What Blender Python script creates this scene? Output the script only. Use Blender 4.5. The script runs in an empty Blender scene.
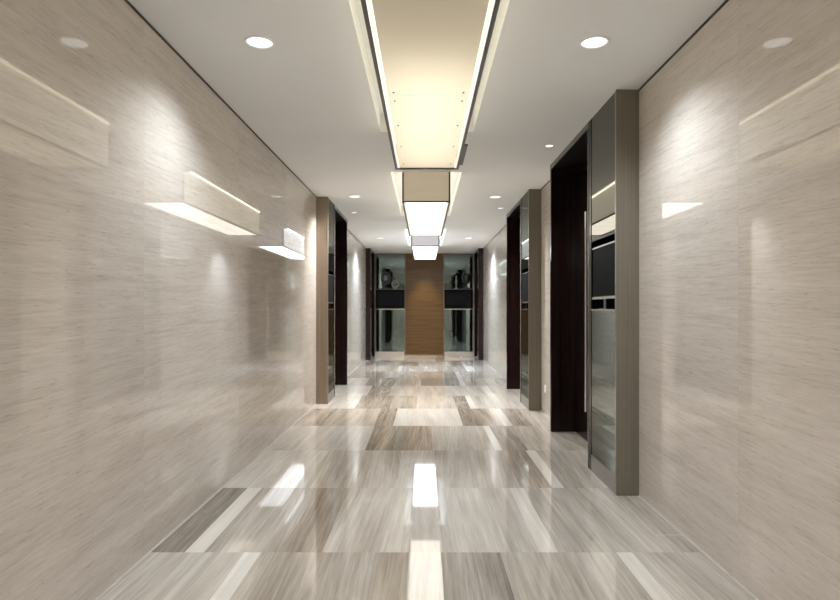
import bpy, bmesh, math, random
from mathutils import Vector, Matrix
random.seed(7)
S = bpy.context.scene
COL = S.collection
PI = math.pi

H = 2.80                       # ceiling height
XL, XR = -1.457, 1.483         # stone wall faces
FL, FR = -1.300, 1.328         # projecting casing faces
YB, YE = -3.3, 16.5            # corridor ends

# ---------------------------------------------------------------- helpers
def new_obj(name, bm, mat, parent=None, smooth=False, bevel=0.0):
    me = bpy.data.meshes.new(name)
    bmesh.ops.recalc_face_normals(bm, faces=bm.faces)
    if bevel > 0:
        bmesh.ops.bevel(bm, geom=list(bm.edges), offset=bevel, segments=2, affect='EDGES', clamp_overlap=True)
    if parent is not None:
        bmesh.ops.translate(bm, verts=bm.verts, vec=-Vector(parent_loc(parent)))
    if smooth:
        for f in bm.faces: f.smooth = True
    bm.to_mesh(me); bm.free()
    for m in (mat if isinstance(mat, (list, tuple)) else [mat]): me.materials.append(m)
    o = bpy.data.objects.new(name, me); COL.objects.link(o)
    if parent is not None: o.parent = parent
    return o

def parent_loc(p):
    v = Vector(p.location)
    while p.parent is not None:
        p = p.parent; v = v + Vector(p.location)
    return v

def thing(name, label, cat, loc=(0, 0, 0), group=None, kind=None):
    o = bpy.data.objects.new(name, None); COL.objects.link(o)
    o.location = loc; o.empty_display_size = .1
    if label: o['label'] = label
    if cat: o['category'] = cat
    if group: o['group'] = group
    if kind: o['kind'] = kind
    return o

def box(bm, x0, x1, y0, y1, z0, z1):
    x0, x1 = min(x0, x1), max(x0, x1); y0, y1 = min(y0, y1), max(y0, y1); z0, z1 = min(z0, z1), max(z0, z1)
    v = [bm.verts.new(p) for p in ((x0,y0,z0),(x1,y0,z0),(x1,y1,z0),(x0,y1,z0),(x0,y0,z1),(x1,y0,z1),(x1,y1,z1),(x0,y1,z1))]
    for f in ((0,3,2,1),(4,5,6,7),(0,1,5,4),(1,2,6,5),(2,3,7,6),(3,0,4,7)):
        bm.faces.new([v[i] for i in f])
    return bm

def B(*a):
    bm = bmesh.new()
    for q in a: box(bm, *q)
    return bm

def parts(name, boxes, m, parent, bevel=0.0):
    return [new_obj(name, B(q), m, parent, bevel=bevel) for q in boxes]

def lathe(prof, seg=32, c=(0, 0, 0)):
    bm = bmesh.new(); rings = []
    for r, z in prof:
        if r < 1e-6: rings.append([bm.verts.new((c[0], c[1], c[2] + z))])
        else: rings.append([bm.verts.new((c[0] + r*math.cos(2*PI*i/seg), c[1] + r*math.sin(2*PI*i/seg), c[2] + z)) for i in range(seg)])
    for a, b in zip(rings, rings[1:]):
        for i in range(seg):
            j = (i + 1) % seg
            q = [a[i % len(a)], a[j % len(a)], b[j % len(b)], b[i % len(b)]]
            q = list(dict.fromkeys(q))
            if len(q) > 2: bm.faces.new(q)
    return bm

def copy_tree(o, parent=None):
    c = o.copy(); COL.objects.link(c)
    if parent is not None: c.parent = parent
    for ch in list(o.children): copy_tree(ch, c)
    return c

# ---------------------------------------------------------------- materials
def mat(name):
    m = bpy.data.materials.new(name); m.use_nodes = True
    nt = m.node_tree; nt.nodes.clear()
    out = nt.nodes.new('ShaderNodeOutputMaterial')
    return m, nt, out

def N(nt, t, **kw):
    n = nt.nodes.new(t)
    for k, v in kw.items():
        if hasattr(n, k): setattr(n, k, v)
    return n

def L(nt, a, b): nt.links.new(a, b)

def pbsdf(nt, out, col=(.5,.5,.5), rough=.5, metal=0.0, ior=1.5):
    p = nt.nodes.new('ShaderNodeBsdfPrincipled')
    p.inputs['Base Color'].default_value = (*col, 1)
    p.inputs['Roughness'].default_value = rough
    p.inputs['Metallic'].default_value = metal
    p.inputs['IOR'].default_value = ior
    L(nt, p.outputs[0], out.inputs[0])
    return p

def simple(name, col, rough=.5, metal=0.0, ior=1.5):
    m, nt, out = mat(name)
    pbsdf(nt, out, col, rough, metal, ior)
    return m

def emis(name, col, s):
    m, nt, out = mat(name)
    e = nt.nodes.new('ShaderNodeEmission'); e.inputs[0].default_value = (*col, 1); e.inputs[1].default_value = s
    L(nt, e.outputs[0], out.inputs[0]); return m

def mathn(nt, op, a, b=None):
    n = N(nt, 'ShaderNodeMath', operation=op)
    for i, v in enumerate((a, b)):
        if v is None: continue
        if isinstance(v, (int, float)): n.inputs[i].default_value = v
        else: L(nt, v, n.inputs[i])
    return n.outputs[0]

def ramp(nt, fac, stops):
    r = N(nt, 'ShaderNodeValToRGB')
    el = r.color_ramp.elements
    while len(el) < len(stops): el.new(.5)
    for e, (p, c) in zip(el, stops):
        e.position = p; e.color = (*c, 1)
    L(nt, fac, r.inputs[0]); return r.outputs[0]

def mixc(nt, fac, a, b, mode='MIX'):
    n = N(nt, 'ShaderNodeMix', data_type='RGBA', blend_type=mode)
    for sock, v in ((n.inputs[0], fac), (n.inputs[6], a), (n.inputs[7], b)):
        if isinstance(v, (int, float)): sock.default_value = v
        elif isinstance(v, tuple): sock.default_value = (*v, 1)
        else: L(nt, v, sock)
    return n.outputs[2]

def noise(nt, vec, scale, detail=5, rough=.6, dist=0.0):
    n = N(nt, 'ShaderNodeTexNoise')
    n.inputs['Scale'].default_value = scale; n.inputs['Detail'].default_value = detail
    n.inputs['Roughness'].default_value = rough; n.inputs['Distortion'].default_value = dist
    L(nt, vec, n.inputs['Vector']); return n.outputs[0]

def stone_wall(name, yoff, base=((.47,.415,.36), (.60,.548,.49), (.70,.65,.60))):
    """horizontally veined beige limestone in polished slabs 1.6 m wide"""
    m, nt, out = mat(name)
    geo = N(nt, 'ShaderNodeNewGeometry')
    sp = N(nt, 'ShaderNodeSeparateXYZ'); L(nt, geo.outputs['Position'], sp.inputs[0])
    along = mathn(nt, 'ADD', sp.outputs[1], mathn(nt, 'MULTIPLY', sp.outputs[0], .6))
    slab = mathn(nt, 'FLOOR', mathn(nt, 'DIVIDE', mathn(nt, 'SUBTRACT', sp.outputs[1], yoff), 1.6))
    wn = N(nt, 'ShaderNodeTexWhiteNoise', noise_dimensions='1D'); L(nt, slab, wn.inputs['W'])
    off = mathn(nt, 'MULTIPLY', wn.outputs[0], 37.0)
    tilt = mathn(nt, 'ADD', sp.outputs[2], mathn(nt, 'MULTIPLY', along, -.03))
    def vec(a, b):
        c = N(nt, 'ShaderNodeCombineXYZ')
        L(nt, off, c.inputs[0]); L(nt, mathn(nt, 'MULTIPLY', along, a), c.inputs[1]); L(nt, mathn(nt, 'MULTIPLY', tilt, b), c.inputs[2])
        return c.outputs[0]
    n1 = noise(nt, vec(.9, 15), 1.6, 7, .7, .15)
    n2 = noise(nt, vec(3, 70), 1.5, 6, .75)
    n3 = noise(nt, vec(1.0, 2.2), 1.2, 3, .5)
    n4 = noise(nt, vec(9, 75), 1.3, 4, .7)
    f = mathn(nt, 'ADD', mathn(nt, 'MULTIPLY', n1, .40), mathn(nt, 'ADD', mathn(nt, 'MULTIPLY', n2, .50), mathn(nt, 'MULTIPLY', n3, .10)))
    c = ramp(nt, f, [(.34, base[0]), (.5, base[1]), (.66, base[2])])
    pits = ramp(nt, n4, [(.33, (.66,.62,.58)), (.42, (1,1,1))])
    c = mixc(nt, .55, c, pits, 'MULTIPLY')
    tone = ramp(nt, wn.outputs[0], [(0, (.93,.92,.91)), (1, (1.0,1.0,1.0))])
    c = mixc(nt, 1.0, c, tone, 'MULTIPLY')
    # fine slab joints
    fr = mathn(nt, 'FRACT', mathn(nt, 'DIVIDE', mathn(nt, 'SUBTRACT', sp.outputs[1], yoff), 1.6))
    j = mathn(nt, 'LESS_THAN', fr, .0028)
    c = mixc(nt, mathn(nt, 'MULTIPLY', j, .12), c, (.20,.17,.14))
    p = pbsdf(nt, out, rough=.09, ior=1.6)
    L(nt, c, p.inputs['Base Color'])
    r = mathn(nt, 'ADD', mathn(nt, 'MULTIPLY', n3, .0), .02)
    L(nt, r, p.inputs['Roughness'])
    return m

def floor_mat():
    m, nt, out = mat('polished_wood_vein_marble')
    at = N(nt, 'ShaderNodeAttribute', attribute_name='tile')      # r tone, g offset, b warmth
    sc = N(nt, 'ShaderNodeSeparateColor'); L(nt, at.outputs['Color'], sc.inputs[0])
    geo = N(nt, 'ShaderNodeNewGeometry')
    sp = N(nt, 'ShaderNodeSeparateXYZ'); L(nt, geo.outputs['Position'], sp.inputs[0])
    off = mathn(nt, 'MULTIPLY', sc.outputs[1], 53.0)
    drift = mathn(nt, 'MULTIPLY', sp.outputs[1], mathn(nt, 'MULTIPLY', mathn(nt, 'SUBTRACT', sc.outputs[1], .5), .10))
    xx = mathn(nt, 'ADD', sp.outputs[0], drift)
    def vec(a, b):
        c = N(nt, 'ShaderNodeCombineXYZ')
        L(nt, mathn(nt, 'MULTIPLY', xx, a), c.inputs[0]); L(nt, mathn(nt, 'MULTIPLY', sp.outputs[1], b), c.inputs[1]); L(nt, off, c.inputs[2])
        return c.outputs[0]
    n1 = noise(nt, vec(5, .35), 1.4, 4, .6, .4)
    n2 = noise(nt, vec(38, .9), 1.5, 5, .7)
    n3 = noise(nt, vec(120, 4), 1.2, 3, .6)
    v = mathn(nt, 'ADD', mathn(nt, 'MULTIPLY', n1, .5), mathn(nt, 'ADD', mathn(nt, 'MULTIPLY', n2, .36), mathn(nt, 'MULTIPLY', n3, .14)))
    v = mathn(nt, 'SUBTRACT', v, .5)
    # vein contrast is stronger on the darker tiles
    amp = mathn(nt, 'ADD', 2.9, mathn(nt, 'MULTIPLY', sc.outputs[0], -2.4))
    f = mathn(nt, 'ADD', sc.outputs[0], mathn(nt, 'MULTIPLY', v, amp))
    c = ramp(nt, f, [(0, (.14,.118,.098)), (.3, (.29,.26,.225)), (.6, (.49,.455,.41)), (.8, (.64,.61,.56)), (1, (.76,.735,.69))])
    warm = mixc(nt, 1.0, c, (1.10,.97,.80), 'MULTIPLY')
    c = mixc(nt, sc.outputs[2], c, warm)
    p = pbsdf(nt, out, rough=.05, ior=1.72)
    L(nt, c, p.inputs['Base Color'])
    L(nt, mathn(nt, 'ADD', .04, mathn(nt, 'MULTIPLY', n1, .0)), p.inputs['Roughness'])
    return m

def grained(name, c0, c1, axis, rough=.3, metal=0.0, ior=1.5, fine=60, coarse=1.5, lo=.35, hi=.65):
    """streaks running along one axis: z (vertical brushed/veneer) or x (horizontal grain)"""
    m, nt, out = mat(name)
    geo = N(nt, 'ShaderNodeNewGeometry')
    mp = N(nt, 'ShaderNodeMapping'); L(nt, geo.outputs['Position'], mp.inputs[0])
    s = {'z': (fine, fine, coarse), 'x': (coarse, coarse, fine), 'y': (fine, coarse, fine)}[axis]
    mp.inputs['Scale'].default_value = s
    n = noise(nt, mp.outputs[0], 1.0, 5, .65, .25)
    c = ramp(nt, n, [(lo, c0), (hi, c1)])
    p = pbsdf(nt, out, rough=rough, metal=metal, ior=ior)
    L(nt, c, p.inputs['Base Color'])
    return m

def plaster():
    m, nt, out = mat('painted_plaster')
    geo = N(nt, 'ShaderNodeNewGeometry')
    n = noise(nt, geo.outputs['Position'], 1.3, 3, .5)
    c = ramp(nt, n, [(.3, (.74,.75,.745)), (.7, (.77,.78,.775))])
    p = pbsdf(nt, out, rough=.75); L(nt, c, p.inputs['Base Color'])
    return m

def tinted_mirror(name, col, rough=.01):
    m, nt, out = mat(name)
    g = N(nt, 'ShaderNodeBsdfGlossy'); g.inputs['Color'].default_value = (*col, 1); g.inputs['Roughness'].default_value = rough
    d = N(nt, 'ShaderNodeBsdfDiffuse'); d.inputs['Color'].default_value = (.02,.026,.025,1)
    mx = N(nt, 'ShaderNodeMixShader'); mx.inputs[0].default_value = .88
    L(nt, d.outputs[0], mx.inputs[1]); L(nt, g.outputs[0], mx.inputs[2]); L(nt, mx.outputs[0], out.inputs[0])
    return m

def ribbed_light(name, c0, c1, s, period):
    m, nt, out = mat(name)
    geo = N(nt, 'ShaderNodeNewGeometry')
    sp = N(nt, 'ShaderNodeSeparateXYZ'); L(nt, geo.outputs['Position'], sp.inputs[0])
    w = mathn(nt, 'SINE', mathn(nt, 'MULTIPLY', sp.outputs[1], 2*PI/period))
    c = ramp(nt, mathn(nt, 'ADD', mathn(nt, 'MULTIPLY', w, .5), .5), [(0, c0), (1, c1)])
    e = N(nt, 'ShaderNodeEmission'); e.inputs[1].default_value = s
    L(nt, c, e.inputs[0]); L(nt, e.outputs[0], out.inputs[0])
    return m

def lampshade(name, col, ecol, es):
    m, nt, out = mat(name)
    p = pbsdf(nt, out, col, .45)
    p.inputs['Emission Color'].default_value = (*ecol, 1); p.inputs['Emission Strength'].default_value = es
    return m

def translucent(name, col):
    m, nt, out = mat(name)
    t = N(nt, 'ShaderNodeBsdfTranslucent'); t.inputs[0].default_value = (*col, 1)
    d = N(nt, 'ShaderNodeBsdfDiffuse'); d.inputs[0].default_value = (.56,.54,.50, 1)
    mx = N(nt, 'ShaderNodeMixShader'); mx.inputs[0].default_value = .5
    L(nt, d.outputs[0], mx.inputs[1]); L(nt, t.outputs[0], mx.inputs[2]); L(nt, mx.outputs[0], out.inputs[0])
    return m

M = {}
M['stone_l'] = stone_wall('polished_beige_limestone', 3.12)
M['stone_r'] = stone_wall('polished_beige_limestone', 2.83)
M['floor'] = floor_mat()
M['ceiling'] = plaster()
M['dark_trim'] = simple('dark_shadow_gap', (.045,.038,.03), .6)
M['bronze'] = grained('brushed_bronze_laminate', (.150,.133,.100), (.185,.166,.128), 'z', .32, .25, fine=90, coarse=.6)
M['bronze_warm'] = grained('brushed_bronze_laminate_warm', (.20,.15,.105), (.31,.245,.18), 'z', .32, .2, fine=70, coarse=.6)
M['espresso'] = grained('espresso_wood', (.007,.0035,.003), (.015,.007,.006), 'z', .16, ior=1.28, fine=50, coarse=1.0)
M['espresso_face'] = grained('espresso_wood_frame', (.012,.007,.0065), (.022,.013,.012), 'z', .2, ior=1.35, fine=50, coarse=1.0)
M['steel'] = simple('brushed_steel', (.62,.60,.57), .25, 1.0)
M['steel_dark'] = simple('dark_steel', (.16,.155,.15), .3, 1.0)
M['mirror_up'] = tinted_mirror('tinted_mirror_upper', (.27,.265,.245))
M['mirror_end'] = tinted_mirror('tinted_mirror_end_wall', (.21,.265,.25), .02)
M['mirror_low'] = tinted_mirror('tinted_glass_lower', (.25,.265,.25), .02)
M['black'] = simple('black_lacquer', (.006,.006,.007), .15, 0, 1.25)
M['screen'] = simple('screen_glass', (.012,.013,.015), .3, 0, 1.05)
M['plinth'] = simple('pale_stone_plinth', (.50,.46,.42), .15)
M['plinth_dk'] = simple('grey_metal_plinth', (.24,.22,.195), .3, .5)
M['veneer'] = grained('oak_brown_veneer', (.075,.036,.008), (.140,.074,.018), 'x', .35, fine=46, coarse=1.6)
M['fix_frame'] = simple('bronze_fixture_frame', (.085,.08,.075), .4, .3)
M['screw'] = simple('dark_screw', (.10,.09,.08), .4, .6)
M['white_ring'] = simple('white_enamel', (.82,.82,.82), .4)
M['lens'] = emis('downlight_lens', (1,1,1), .8)
M['black_ceramic'] = simple('black_ceramic', (.010,.010,.010), .3)
M['grey_ceramic'] = simple('grey_ceramic', (.17,.17,.165), .35)
M['socket'] = simple('white_plastic', (.80,.78,.72), .35)

# ---------------------------------------------------------------- the setting
PORTALS = {   # opening ranges along the corridor
    'R': [(4.84, 6.27), (8.24, 9.61), (15.02, 16.20)],
    'L': [(8.74, 10.13), (15.02, 16.20)],
}
def build_wall(name, side):
    x = XR if side > 0 else XL
    o = x + side*.45
    bm = bmesh.new(); y = YB
    for a, b in PORTALS['R' if side > 0 else 'L']:
        box(bm, x, o, y, a, 0, H); y = b + .05
    box(bm, x, o, y, YE, 0, H)
    w = new_obj(name, bm, M['stone_r' if side > 0 else 'stone_l']); w['kind'] = 'structure'
build_wall('wall_left', -1); build_wall('wall_right', 1)
w = new_obj('wall_end', B((XL-.45, XR+.45, YE, YE+.2, 0, H)), M['stone_l']); w['kind'] = 'structure'

w = new_obj('wall_back', B((XL-.45, XR+.45, YB-.2, YB, 0, H)), M['stone_l']); w['kind'] = 'structure'

# ceiling with a recess above every light box
FX = .025
FIX = [(-2.79, .37), (1.94, 5.10), (6.67, 9.77), (11.40, 14.50)]
RZ = 2.95; RW = .395
bm = bmesh.new()
def quad(bm, *p): return bm.faces.new([bm.verts.new(q) for q in p])
xa, xb = XL-.45, XR+.45
ys = YB-.2
for a, b in FIX:
    a -= .04; b += .03
    quad(bm, (xa, ys, H), (xb, ys, H), (xb, a, H), (xa, a, H))
    quad(bm, (xa, a, H), (FX-RW, a, H), (FX-RW, b, H), (xa, b, H))
    quad(bm, (FX+RW, a, H), (xb, a, H), (xb, b, H), (FX+RW, b, H))
    for p, q in (((FX-RW, a), (FX+RW, a)), ((FX+RW, a), (FX+RW, b)), ((FX+RW, b), (FX-RW, b)), ((FX-RW, b), (FX-RW, a))):
        quad(bm, (*p, H), (*q, H), (*q, RZ), (*p, RZ))
    quad(bm, (FX-RW, a, RZ), (FX+RW, a, RZ), (FX+RW, b, RZ), (FX-RW, b, RZ))
    ys = b
quad(bm, (xa, ys, H), (xb, ys, H), (xb, YE+.2, H), (xa, YE+.2, H))
quad(bm, (xa, YB-.2, H+.3), (xb, YB-.2, H+.3), (xb, YE+.2, H+.3), (xa, YE+.2, H+.3))
bmesh.ops.remove_doubles(bm, verts=bm.verts, dist=1e-5)
c = new_obj('ceiling', bm, M['ceiling']); c['kind'] = 'structure'

# dark shadow gap where the stone meets the ceiling
for n, side, x in (('trim_1', -1, XL), ('trim_2', 1, XR)):
    bm = bmesh.new(); y = YB
    for a, b in PORTALS['R' if side > 0 else 'L']:
        box(bm, x, x - side*.006, y, a, H-.012, H-.0005); y = b + .05
    if y < YE: box(bm, x, x - side*.006, y, YE, H-.012, H-.0005)
    t = new_obj(n, bm, M['dark_trim']); t['kind'] = 'structure'

# floor: rows of wood-veined marble slabs of mixed widths, veins running along the corridor
T0, TP = 3.174, 1.14
rows = {   # (right edge of the piece, tone 0 dark .. 1 pale, warmth)
 -1: [(-.949,.55,.1),(-.862,.82,.1),(-.233,.45,.3),(-.08,.40,.6),(.089,.62,.1),(.402,.30,.1),(1.015,.50,.2),(1.10,.78,.1),(2,.5,.1)],
  0: [(-1.268,.20,.2),(-1.165,.79,.1),(-.76,.50,.2),(-.54,.34,.5),(-.08,.55,.3),(.09,.6,.2),(.612,.55,.1),(.712,.80,.1),(1.326,.50,.1),(2,.42,.1)],
  1: [(-.96,.66,.1),(-.86,.74,.1),(-.2,.52,.3),(.09,.62,.1),(.70,.55,.1),(.922,.40,.4),(1.010,.80,.1),(1.326,.46,.1),(2,.55,.1)],
  2: [(-1.18,.56,.1),(-.54,.66,.1),(-.02,.30,.7),(.08,.48,.5),(.645,.58,.2),(.715,.80,.1),(.95,.33,.3),(1.25,.50,.2),(2,.52,.1)],
  3: [(-1.1,.42,.5),(-.55,.50,.6),(-.34,.28,.6),(.43,.80,.2),(.80,.36,.4),(.88,.55,.2),(.98,.82,.1),(1.2,.36,.2),(2,.5,.2)],
  4: [(-.9,.66,.2),(-.45,.34,.6),(-.1,.50,.5),(.42,.66,.4),(.60,.32,.3),(.68,.82,.1),(1.15,.58,.1),(2,.6,.1)],
  5: [(-.85,.70,.1),(-.52,.28,.4),(.35,.62,.5),(.95,.66,.1),(1.05,.8,.1),(2,.6,.1)],
  6: [(-1.0,.62,.1),(-.5,.40,.5),(-.05,.50,.6),(.30,.36,.8),(.62,.38,.1),(.70,.82,.1),(2,.52,.1)],
  7: [(-.8,.36,.5),(-.2,.55,.3),(.4,.42,.9),(.62,.34,.1),(.72,.8,.1),(2,.5,.1)],
}
bm = bmesh.new()
ca = bm.loops.layers.float_color.new('tile')
def tile(x0, x1, y0, y1, tone, warm):
    x0 = max(x0, xa); x1 = min(x1, xb)
    if x1 - x0 < 1e-4: return
    f = quad(bm, (x0, y0, 0), (x1, y0, 0), (x1, y1, 0), (x0, y1, 0))
    g = random.random()
    for l in f.loops: l[ca] = (tone, g, warm, 1)
k = -6
while T0 + TP*k < YE + .2:
    y0 = T0 + TP*k; y1 = min(y0 + TP, YE + .2)
    if k in rows: row = rows[k]
    else:
        row = []; x = -1.457
        while x < 1.5:
            wd = random.choice((.09, .30, .45, .60, .72)); x += wd
            row.append((x, .82 if wd < .1 else random.choice((.3, .42, .5, .55, .66)), random.choice((.1, .3, .7))))
        row[-1] = (2, .5, .1)
    x = xa
    for xe, tn, wm in row:
        tile(x, xe, y0, y1, tn, wm); x = xe
    k += 1
f = new_obj('floor', bm, M['floor']); f['kind'] = 'structure'
new_obj('trim_5', B((1.318, 1.322, T0, 4.13, 0, .0006)), M['plinth'])['kind'] = 'structure'
new_obj('trim_6', B((1.322, XR-.014, 3.415, 3.421, 0, .0006)), M['plinth'])['kind'] = 'structure'
# pale sealant line at the foot of each wall
for n, side, x in (('trim_3', -1, XL), ('trim_4', 1, XR)):
    bm = bmesh.new(); y = YB
    for a, b in PORTALS['R' if side > 0 else 'L']:
        box(bm, x, x - side*.014, y, a, 0, .0025); y = b + .05
    t = new_obj(n, bm, M['plinth']); t['kind'] = 'structure'

# ---------------------------------------------------------------- doors (recessed in projecting dark portals)
def door(n, side, y0, y1, post, xface=None):
    """portal from y0 (near) to y1 (far) whose face stands proud of the stone; post = width of near jamb"""
    xf = xface or (FR if side > 0 else FL)
    xw = XR if side > 0 else XL
    xd = xf + side*.25            # plane of the door leaf
    r = thing('door_%d' % n, None, None, (xf, (y0+y1)/2, 0), kind='structure')
    if post < .2:
        new_obj('near_post', B((xf, xd, y0, y0+post, 0, H-.001)), M['black'], r, bevel=.002)
        new_obj('steel_edge', B((xf-side*.006, xf+side*.02, y0+post, y0+post+.006, .004, H-.06)), M['steel'], r)
    else:
        new_obj('near_post', B((xf, xw+side*.1, y0, y0+.05, 0, H-.001), (xf, xd, y0+.05, y0+post, 0, H-.001)), M['espresso_face'], r, bevel=.002)
    new_obj('far_jamb', B((xf, xd+side*.0, y1, y1+.05, 0, H-.001)), M['espresso'], r, bevel=.002)
    new_obj('header', B((xf, xd, y0+post, y1, H-.055, H-.001)), M['steel_dark' if post < .2 else 'espresso_face'], r, bevel=.002)
    lf = new_obj('door_leaf', B((xd, xd+side*.05, y0, y1+.05, .006, H-.002)), M['espresso'], r)
    new_obj('door_seam', B((xd-side*.003, xd+side*.001, (y0+y1)/2+.18, (y0+y1)/2+.186, .01, H-.06)), M['dark_trim'], lf)
    # tall tubular pull on two brackets
    hy = y0 + .582*(y1-y0)
    xh = xd - side*.055
    bm = lathe([(0, 0), (.013, 0), (.013, 1.88), (0, 1.88)], 14, (xh, hy, .32))
    h = new_obj('handle', bm, M['steel'], r, smooth=False)
    parts('bracket', [(xh, xd, hy-.008, hy+.008, .50, .516), (xh, xd, hy-.008, hy+.008, 2.00, 2.016)], M['steel'], h)
    return r

door(1, 1, 4.764, 6.27, .075)
door(2, 1, 8.184, 9.61, .06)
door(3, -1, 8.67, 10.13, .06)
door(4, 1, 15.00, 16.20, .25, 1.36)
door(5, -1, 15.00, 16.20, .25, -1.335)

# ---------------------------------------------------------------- built-in screen cabinets projecting from the walls
Z_PL, Z_SILL, Z_SHELF = .13, 1.285, 1.82
def television(x, y, z, wd, ht, facing, label):
    """flat screen standing in a cabinet niche; facing: 'x-' 'x+' 'y-'"""
    t = thing('television', label, 'television', (x, y, z), group='flat screens in the built-in cabinets')
    def bb(u0, u1, d0, d1, z0, z1):     # u along the wall, d out of the wall
        if facing == 'y-': return (x+u0, x+u1, y-d0, y-d1, z+z0, z+z1)
        s = -1 if facing == 'x-' else 1
        return (x+s*d0, x+s*d1, y+u0, y+u1, z+z0, z+z1)
    h = wd/2
    new_obj('casing', B(bb(-h, h, -.03, 0, .075, ht)), M['black'], t, bevel=.003)
    new_obj('screen', B(bb(-h+.014, h-.014, 0,   .002, .098, ht-.014)), M['screen'], t)
    parts('bezel', [bb(-h, h, 0, .006, ht-.012, ht), bb(-h, h, 0, .006, .076, .094)], M['steel'] if facing != 'y-' else M['black'], t)
    new_obj('stand', B(bb(-.10, .10, -.045, .012, 0, .008), bb(-.03, .03, -.03, -.005, .008, .075)), M['black'], t)
    return t

def side_cabinet(side, y0, y1, matname, label, tvlabel):
    xf = FR if side > 0 else FL
    xw = XR if side > 0 else XL
    s = side
    t = thing('screen_cabinet', label, 'cabinet', ((xf+xw)/2, (y0+y1)/2, 0), group='cabinets projecting from the corridor walls')
    # casing: full-height end panel towards the camera plus returns round the niche
    new_obj('end_panel', B((xf-s*.004, xw-s*.001, y0, y0+.02, 0, H-.001)), M[matname], t, bevel=.0015)
    parts('carcass_panel', [(xf+s*.10, xw-s*.001, y0+.02, y1, .0, H-.001), (xf+s*.012, xf+s*.10, y0+.02, y1, Z_PL, Z_SILL-.01), (xf+s*.012, xf+s*.10, y0+.02, y1, Z_SHELF+.01, H-.001)], M['black'], t)
    new_obj('plinth', B((xf, xf+s*.10, y0+.02, y1, 0, Z_PL)), M['plinth_dk'], t)
    new_obj('corner_trim', B((xf-s*.002, xf+s*.01, y0+.02, y0+.032, Z_PL, H-.002)), M['steel'], t)
    new_obj('lower_glass', B((xf+s*.003, xf+s*.012, y0+.032, y1-.004, Z_PL, Z_SILL-.012)), M['mirror_low'], t)
    new_obj('upper_mirror', B((xf+s*.003, xf+s*.012, y0+.032, y1-.004, Z_SHELF+.004, H-.002)), M['mirror_up'], t)
    new_obj('sill', B((xf-s*.004, xf+s*.10, y0+.02, y1-.002, Z_SILL-.012, Z_SILL)), M['steel'], t)
    new_obj('shelf', B((xf, xf+s*.10, y0+.02, y1-.002, Z_SHELF-.006, Z_SHELF+.004)), M['black'], t)
    television(xf+s*.010, (y0+y1)/2+.01, Z_SILL, (y1-y0)-.03, .48, 'x-' if s > 0 else 'x+', tvlabel)
    return t

side_cabinet(1, 4.133, 4.764, 'bronze',
    'grey bronze cabinet with tinted mirror, nearest the camera, before the first dark door',
    'black flat screen in the nearest grey cabinet on the right wall')
side_cabinet(1, 7.585, 8.184, 'bronze',
    'olive grey cabinet with mirror halfway down the right wall',
    'small black flat screen in the right wall cabinet halfway down the corridor')
side_cabinet(-1, 8.10, 8.67, 'bronze_warm',
    'tan brown cabinet with mirror, the only one on the left wall',
    'black flat screen in the tan cabinet on the left wall')

def end_cabinet(x0, x1, label, tvlabel):
    yf = YE - .02
    t = thing('mirror_cabinet', label, 'cabinet', ((x0+x1)/2, yf, 0), group='mirrored cabinets on the end wall')
    m = .022
    new_obj('back_panel', B((x0, x1, yf+.002, YE-.0005, 0, H-.001)), M['black'], t)
    new_obj('upper_mirror', B((x0+m, x1-m, yf-.006, yf+.002, Z_SHELF+.01, H-.03)), M['mirror_end'], t)
    new_obj('lower_glass', B((x0+m, x1-m, yf-.006, yf+.002, .118, Z_SILL-.02)), M['mirror_end'], t)
    for a, b in ((x0, x0+m), (x1-m, x1)):
        new_obj('edge_trim', B((a, b, yf-.022, yf+.002, 0, H-.001)), M['bronze'], t)
    new_obj('head_trim', B((x0+m, x1-m, yf-.022, yf+.002, H-.03, H-.001)), M['steel_dark'], t)
    new_obj('shelf', B((x0+m, x1-m, yf-.22, yf+.002, Z_SHELF-.012, Z_SHELF)), M['steel_dark'], t)
    new_obj('niche', B((x0+m, x1-m, yf-.10, yf+.002, Z_SILL-.0, Z_SHELF-.012)), M['black'], t)
    new_obj('sill', B((x0+m, x1-m, yf-.22, yf+.002, Z_SILL-.025, Z_SILL)), M['steel'], t)
    # low pale plinth in front
    new_obj('plinth', B((x0+.02, x1-.02, yf-.28, yf+.002, 0, .115)), M['plinth'], t, bevel=.004)
    television((x0+x1)/2, yf-.15, Z_SILL, (x1-x0)-.14, .47, 'y-', tvlabel)
    return t
end_cabinet(-1.335, -.510, 'tall mirrored cabinet on the end wall, left of the brown veneer panel',
            'black flat screen on the end wall, left of the brown veneer panel')
end_cabinet(.535, 1.350, 'tall mirrored cabinet on the end wall, right of the brown veneer panel',
            'black flat screen on the end wall, right of the brown veneer panel')

# brown veneer panel between them
t = thing('wood_cladding', 'tall brown wood veneer panel lit from above at the far end of the corridor', 'wood cladding', (.012, YE, 0))
new_obj('panel', B((-.508, .533, YE-.045, YE-.0005, .03, H-.001)), M['veneer'], t, bevel=.002)
new_obj('skirting', B((-.508, .533, YE-.055, YE-.0005, 0, .028)), M['bronze_warm'], t)

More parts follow.
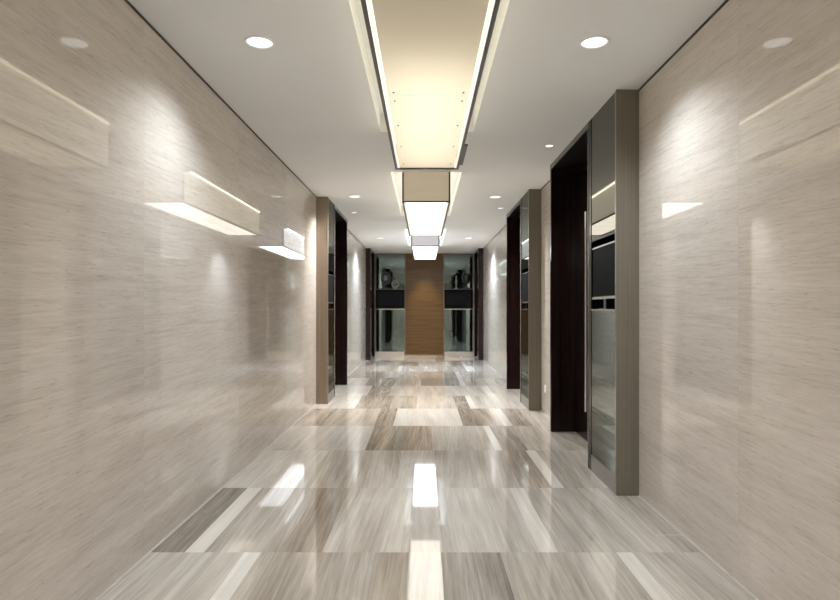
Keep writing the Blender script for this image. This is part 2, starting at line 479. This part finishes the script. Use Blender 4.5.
# ornaments on the two end shelves
SZ = Z_SHELF
t = thing('ornament', 'black rounded frame shaped ornament on a stand, on the left end wall shelf', 'ornament', (-1.04, 16.34, SZ))
def ring_bm(cx, cy, cz, ro, ri, d, pw=2.0, seg=36, sx=1.0):
    bm = bmesh.new(); R = []
    for i in range(seg):
        a = 2*PI*i/seg; ca_, sa = math.cos(a), math.sin(a)
        k = (abs(ca_)**pw + abs(sa)**pw)**(-1/pw)
        R.append([bm.verts.new((cx+sx*r*k*ca_, cy+dy, cz+r*k*sa)) for r, dy in ((ro, -d), (ri, -d), (ri, d), (ro, d))])
    for i in range(seg):
        a, b = R[i], R[(i+1) % seg]
        for j in range(4): bm.faces.new((a[j], b[j], b[(j+1) % 4], a[(j+1) % 4]))
    return bm
new_obj('frame', ring_bm(-1.04, 16.34, SZ+.30, .17, .075, .03, 3.2, sx=.72), M['black_ceramic'], t)
bm = lathe([(0, 0), (.085, 0), (.085, .018), (.018, .03), (.016, .14), (0, .14)], 20, (-1.04, 16.34, SZ))
new_obj('stand', bm, M['black_ceramic'], t, smooth=False)
new_obj('inset', B((-1.085, -.995, 16.335, 16.345, SZ+.235, SZ+.365)), M['grey_ceramic'], t)
t = thing('ornament', 'small grey ring ornament on the left end wall shelf', 'ornament', (-.78, 16.34, SZ))
new_obj('ring', ring_bm(-.78, 16.34, SZ+.135, .105, .065, .018), M['grey_ceramic'], t)
new_obj('foot', B((-.82, -.74, 16.31, 16.37, SZ, SZ+.032)), M['grey_ceramic'], t, bevel=.003)
t = thing('ornament', 'black bulbous sculpture on a foot, on the right end wall shelf', 'ornament', (1.16, 16.34, SZ))
bm = lathe([(0, 0), (.12, 0), (.12, .02), (.03, .04), (.025, .12), (.07, .17), (.115, .27), (.12, .36), (.09, .42), (0, .44)], 24, (1.16, 16.34, SZ))
new_obj('body', bm, M['black_ceramic'], t, smooth=True)
bm = lathe([(0, 0), (.035, .01), (.05, .06), (.03, .11), (0, .12)], 16, (1.02, 16.34, SZ+.145))
new_obj('arm', B((1.02, 1.12, 16.33, 16.35, SZ+.19, SZ+.215)), M['black_ceramic'], t)
bm.free()
t = thing('ornament', 'slim grey figurine left of the black sculpture on the right end shelf', 'ornament', (.88, 16.34, SZ))
bm = lathe([(0, 0), (.05, 0), (.05, .015), (.014, .03), (.018, .12), (.035, .19), (.022, .26), (.012, .29), (.030, .34), (0, .38)], 18, (.88, 16.34, SZ))
new_obj('body', bm, M['grey_ceramic'], t, smooth=True)

# wall socket
t = thing('power_socket', 'small white socket plate low on the right stone wall beside the olive grey cabinet', 'socket', (XR, 7.31, .31))
new_obj('plate', B((XR-.008, XR-.0002, 7.26, 7.36, .265, .355)), M['socket'], t, bevel=.002)
new_obj('outlet', B((XR-.010, XR-.007, 7.285, 7.335, .285, .335)), M['white_ring'], t)

# ---------------------------------------------------------------- suspended light boxes
FW = .268; FB = 2.470; FT = 2.895
def light_box(i, y0, y1, label, diff, shade, strip, cove):
    side_shade = side3 if shade is shade3 else side1
    t = thing('ceiling_light_box', label, 'ceiling light', (FX, (y0+y1)/2, RZ), group='suspended light boxes along the ceiling')
    e = .019
    xl, xr = FX-FW, FX+FW
    # dark metal frame: bottom rim and four uprights
    new_obj('frame', B((xl, xl+e, y0, y1, FB, FB+.016), (xr-e, xr, y0, y1, FB, FB+.016),
                       (xl, xr, y0, y0+e, FB, FB+.016), (xl, xr, y1-e, y1, FB, FB+.016),
                       (xl, xl+e, y0, y0+e, FB+.016, FT), (xr-e, xr, y0, y0+e, FB+.016, FT),
                       (xl, xl+e, y1-e, y1, FB+.016, FT), (xr-e, xr, y1-e, y1, FB+.016, FT)), M['fix_frame'], t)
    for a, b in ((xl+.001, xl+.006), (xr-.006, xr-.001)):
        new_obj('side_panel', B((a, b, y0+e, y1-e, FB+.016, FT)), side_shade, t)
    for a, b in ((y0+.001, y0+.006), (y1-.006, y1-.001)):
        new_obj('end_panel', B((xl+e, xr-e, a, b, FB+.016, FT)), shade, t)
    new_obj('top_plate', B((xl+.02, xr-.02, y0+.02, y1-.02, FT-.004, FT)), M['white_ring'], t)
    parts('hanger', [(FX-.03, FX+.03, q-.03, q+.03, FT, RZ) for q in (y0+.4, (y0+y1)/2, y1-.4)], M['fix_frame'], t)
    # diffuser in two sheets with a joint, held by screws
    zj = y0 + (y1-y0)*.45
    for a, b in ((y0+e+.002, zj-.002), (zj+.002, y1-e-.002)):
        d = new_obj('diffuser', B((xl+.040, xr-.040, a, b, FB+.012, FB+.016)), diff, t)
        for yy in ((b-.05,) if a < zj-.5 else (a+.08, a+.54, a+1.05, b-.14)):
            for xx in (xl+.075, xr-.075):
                bm = bmesh.new()
                bmesh.ops.create_cone(bm, cap_ends=True, segments=10, radius1=.0055, radius2=.0055, depth=.004,
                                      matrix=Matrix.Translation((xx, yy, FB+.010)))
                new_obj('screw', bm, M['screw'], d)
    # lit strips inside the rim
    seg = 3
    for s in range(seg):
        a = y0 + e + (y1-y0-2*e)*s/seg + .008; b = y0 + e + (y1-y0-2*e)*(s+1)/seg - .008
        for x0, x1 in ((xl+e+.002, xl+.038), (xr-.038, xr-e-.002)):
            new_obj('light_strip', B((x0, x1, a, b, FB+.008, FB+.013)), strip, t)
    # led strips on top of the box washing the recess
    for x0, x1 in ((xl-.008, xl), (xr, xr+.008)):
        new_obj('led_strip', B((x0, x1, y0+.02, y1-.02, 2.842, 2.862)), cove, t)
    return t

warm = (1, .86, .62)
side1 = lampshade('lit_parchment_side', (.5,.46,.38), (1,.93,.78), .40)
side3 = lampshade('lit_grey_side', (.5,.5,.5), (.97,.97,1), .6)
shade1 = lampshade('parchment_shade', (.44,.37,.27), (1,.86,.62), .13)
shade3 = lampshade('grey_shade', (.46,.45,.45), (.95,.95,1), .20)
strip1 = emis('rim_glow_warm', (1,.95,.80), .5)
strip3 = emis('rim_glow_cool', (.93,.96,1), 2.0)
cove1 = emis('cove_led_warm', (1,.90,.66), 1.3)
cove2 = emis('cove_led_neutral', (1,.92,.76), 2.6)
cove3 = emis('cove_led_cool', (.88,.94,1), 5.0)
d1 = translucent('opal_acrylic', (.90,.87,.80))
d2 = ribbed_light('ribbed_diffuser_warm', (1,.90,.74), (1,.97,.90), 1.6, .42)
d3 = ribbed_light('ribbed_diffuser_cool', (.90,.94,1), (1,1,1), 3.0, .42)
d0 = ribbed_light('added_fill_diffuser', (.97,.98,.98), (.98,.99,1), 9.0, .42)  # fill glow for the added box behind the camera, stronger than the others
B1 = light_box(0, *FIX[1], 'largest nearest suspended light box with cream diffuser and thin dark rim', d1, shade1, strip1, cove1)
B0 = light_box(3, *FIX[0], 'suspended light box over the corridor behind the camera', d0, shade1, strip1, cove1)  # added out of view to lift the ambient light in the foreground
B2 = light_box(1, *FIX[2], 'middle suspended light box with a plain tan end face', d2, shade1, strip1, cove2)
B3 = light_box(2, *FIX[3], 'farthest suspended light box, glowing cool white in front of the brown panel', d3, shade3, strip3, cove3)
# small flap on the near box's right rim
new_obj('flap', B((FX+FW+.002, FX+FW+.030, 4.42, 5.02, FB+.02, FB+.032)), M['fix_frame'], B1)

def area(name, loc, sx, sy, power, col, parent=None, rot=(0, 0, 0)):
    l = bpy.data.lights.new(name, 'AREA'); l.shape = 'RECTANGLE'; l.size = sx; l.size_y = sy
    l.energy = power; l.color = col
    o = bpy.data.objects.new(name, l); COL.objects.link(o); o.rotation_euler = rot
    if parent is not None:
        o.parent = parent; o.location = Vector(loc) - parent_loc(parent)
    else: o.location = loc
    return o
# tubes inside the near box, the ones near the camera end are weaker
area('lamp', (FX, 4.40, 2.86), .36, 1.5, 5.2, (1,.97,.91), B1)
area('lamp', (FX, 3.30, 2.86), .34, .8, 3.2, (1,.95,.87), B1)

# ---------------------------------------------------------------- downlights
def make_downlight(name, r, label, cat_group, power, loc, size=136, col=(.84,.92,1.0)):
    t = thing(name, label, 'downlight', loc, group=cat_group)
    bm = lathe([(r*1.0, -.002), (r*1.02, -.006), (r*1.16, -.006), (r*1.20, -.0005), (r*.98, -.0005), (r*1.0, -.002)], 36, loc)
    new_obj('trim_ring', bm, M['white_ring'], t, smooth=False)
    bm = lathe([(0, -.0045), (r*.7, -.004), (r*.99, -.001), (0, -.001)], 32, loc)
    new_obj('lens', bm, M['lens'], t)
    l = bpy.data.lights.new('lamp', 'SPOT'); l.energy = power; l.color = col
    l.spot_size = math.radians(size); l.spot_blend = .9; l.shadow_soft_size = r*.7
    o = bpy.data.objects.new('lamp', l); COL.objects.link(o); o.parent = t; o.location = (0, 0, -.012)
    return t

PB = 62
big = make_downlight('round_downlight', .071, '', 'large round downlights in two rows', PB, (-.931, 3.40, H))
place = [
 ((-.931, 3.40), 'large round downlight in the ceiling nearest the camera, left of the light box'),
 ((.965, 3.40), 'large round downlight in the ceiling nearest the camera, right of the light box'),
 ((-.933, 8.08), 'round downlight on the left of the ceiling level with the tan cabinet'),
 ((.966, 8.12), 'round downlight on the right of the ceiling beside the olive grey cabinet top'),
 ((-.942, 12.85), 'distant round downlight left of the farthest light box'),
 ((.950, 12.85), 'distant round downlight right of the farthest light box'),
]
for i, ((x, y), lab) in enumerate(place):
    o = big if i == 0 else copy_tree(big)
    o.location = (x, y, H); o['label'] = lab
far_lamp = [c for c in big.children if c.type == 'LIGHT'][0].data.copy(); far_lamp.energy = PB*3.6; far_lamp.color = (.78,.88,1); mid_lamp = far_lamp.copy(); mid_lamp.energy = PB*3.0; mid_lamp.color = (.97,.98,1)
for o in S.objects:
    if o.type == 'LIGHT' and o.parent is not None and o.parent.location.y > 5 and o.parent.name.startswith('round'): o.data = far_lamp if o.parent.location.y > 12 else mid_lamp
for x in (-.931, .965):
    o = copy_tree(big); o.location = (x, -1.3, H); o['label'] = 'unseen round downlight added behind the camera for even light, %s of the light box' % ('left' if x < 0 else 'right')  # unseen pair, added to even out the light at the near end
small = make_downlight('small_downlight', .036, '', 'small spot downlights over the doors', 26, (1.162, 5.56, H), 110, (1,.95,.88))
for i, (x, y, lab) in enumerate((
    (1.162, 5.56, 'small downlight in front of the nearest dark door on the right'),
    (1.149, 9.01, 'small downlight in front of the second dark door on the right'),
    (-1.10, 9.44, 'small downlight in front of the dark door beside the tan cabinet'),
    (-1.14, 15.6, 'tiny downlight by the left end wall mirror'),
    (1.14, 15.6, 'tiny downlight by the right end wall mirror'))):
    o = small if i == 0 else copy_tree(small)
    o.location = (x, y, H); o['label'] = lab
vs = make_downlight('veneer_downlight', .036, 'small downlight behind the farthest light box shining on the brown veneer panel', None, 100, (.012, 16.05, H), 66, (1,.84,.60))

# ---------------------------------------------------------------- world, camera, colour
w = bpy.data.worlds.new('World'); S.world = w; w.use_nodes = True
w.node_tree.nodes['Background'].inputs[0].default_value = (1,.97,.93,1)
w.node_tree.nodes['Background'].inputs[1].default_value = .05


cam = bpy.data.cameras.new('camera'); co = bpy.data.objects.new('camera', cam); COL.objects.link(co)
cam.sensor_width = 36; cam.lens = 36*600/840
cam.shift_x = -4/840; cam.shift_y = 8.5/840
cam.clip_start = .05; cam.clip_end = 100
co.location = (0, 0, 1.29); co.rotation_euler = (PI/2, 0, 0)
S.camera = co
S.view_settings.view_transform = 'Standard'; S.view_settings.look = 'None'
S.view_settings.gamma = 1; S.view_settings.exposure = 1.12; S.view_settings.use_curve_mapping = False
S.cycles.use_denoising = True
S.cycles.max_bounces = 10; S.cycles.diffuse_bounces = 7; S.cycles.glossy_bounces = 6
S.cycles.sample_clamp_indirect = 4
S.cycles.blur_glossy = .3
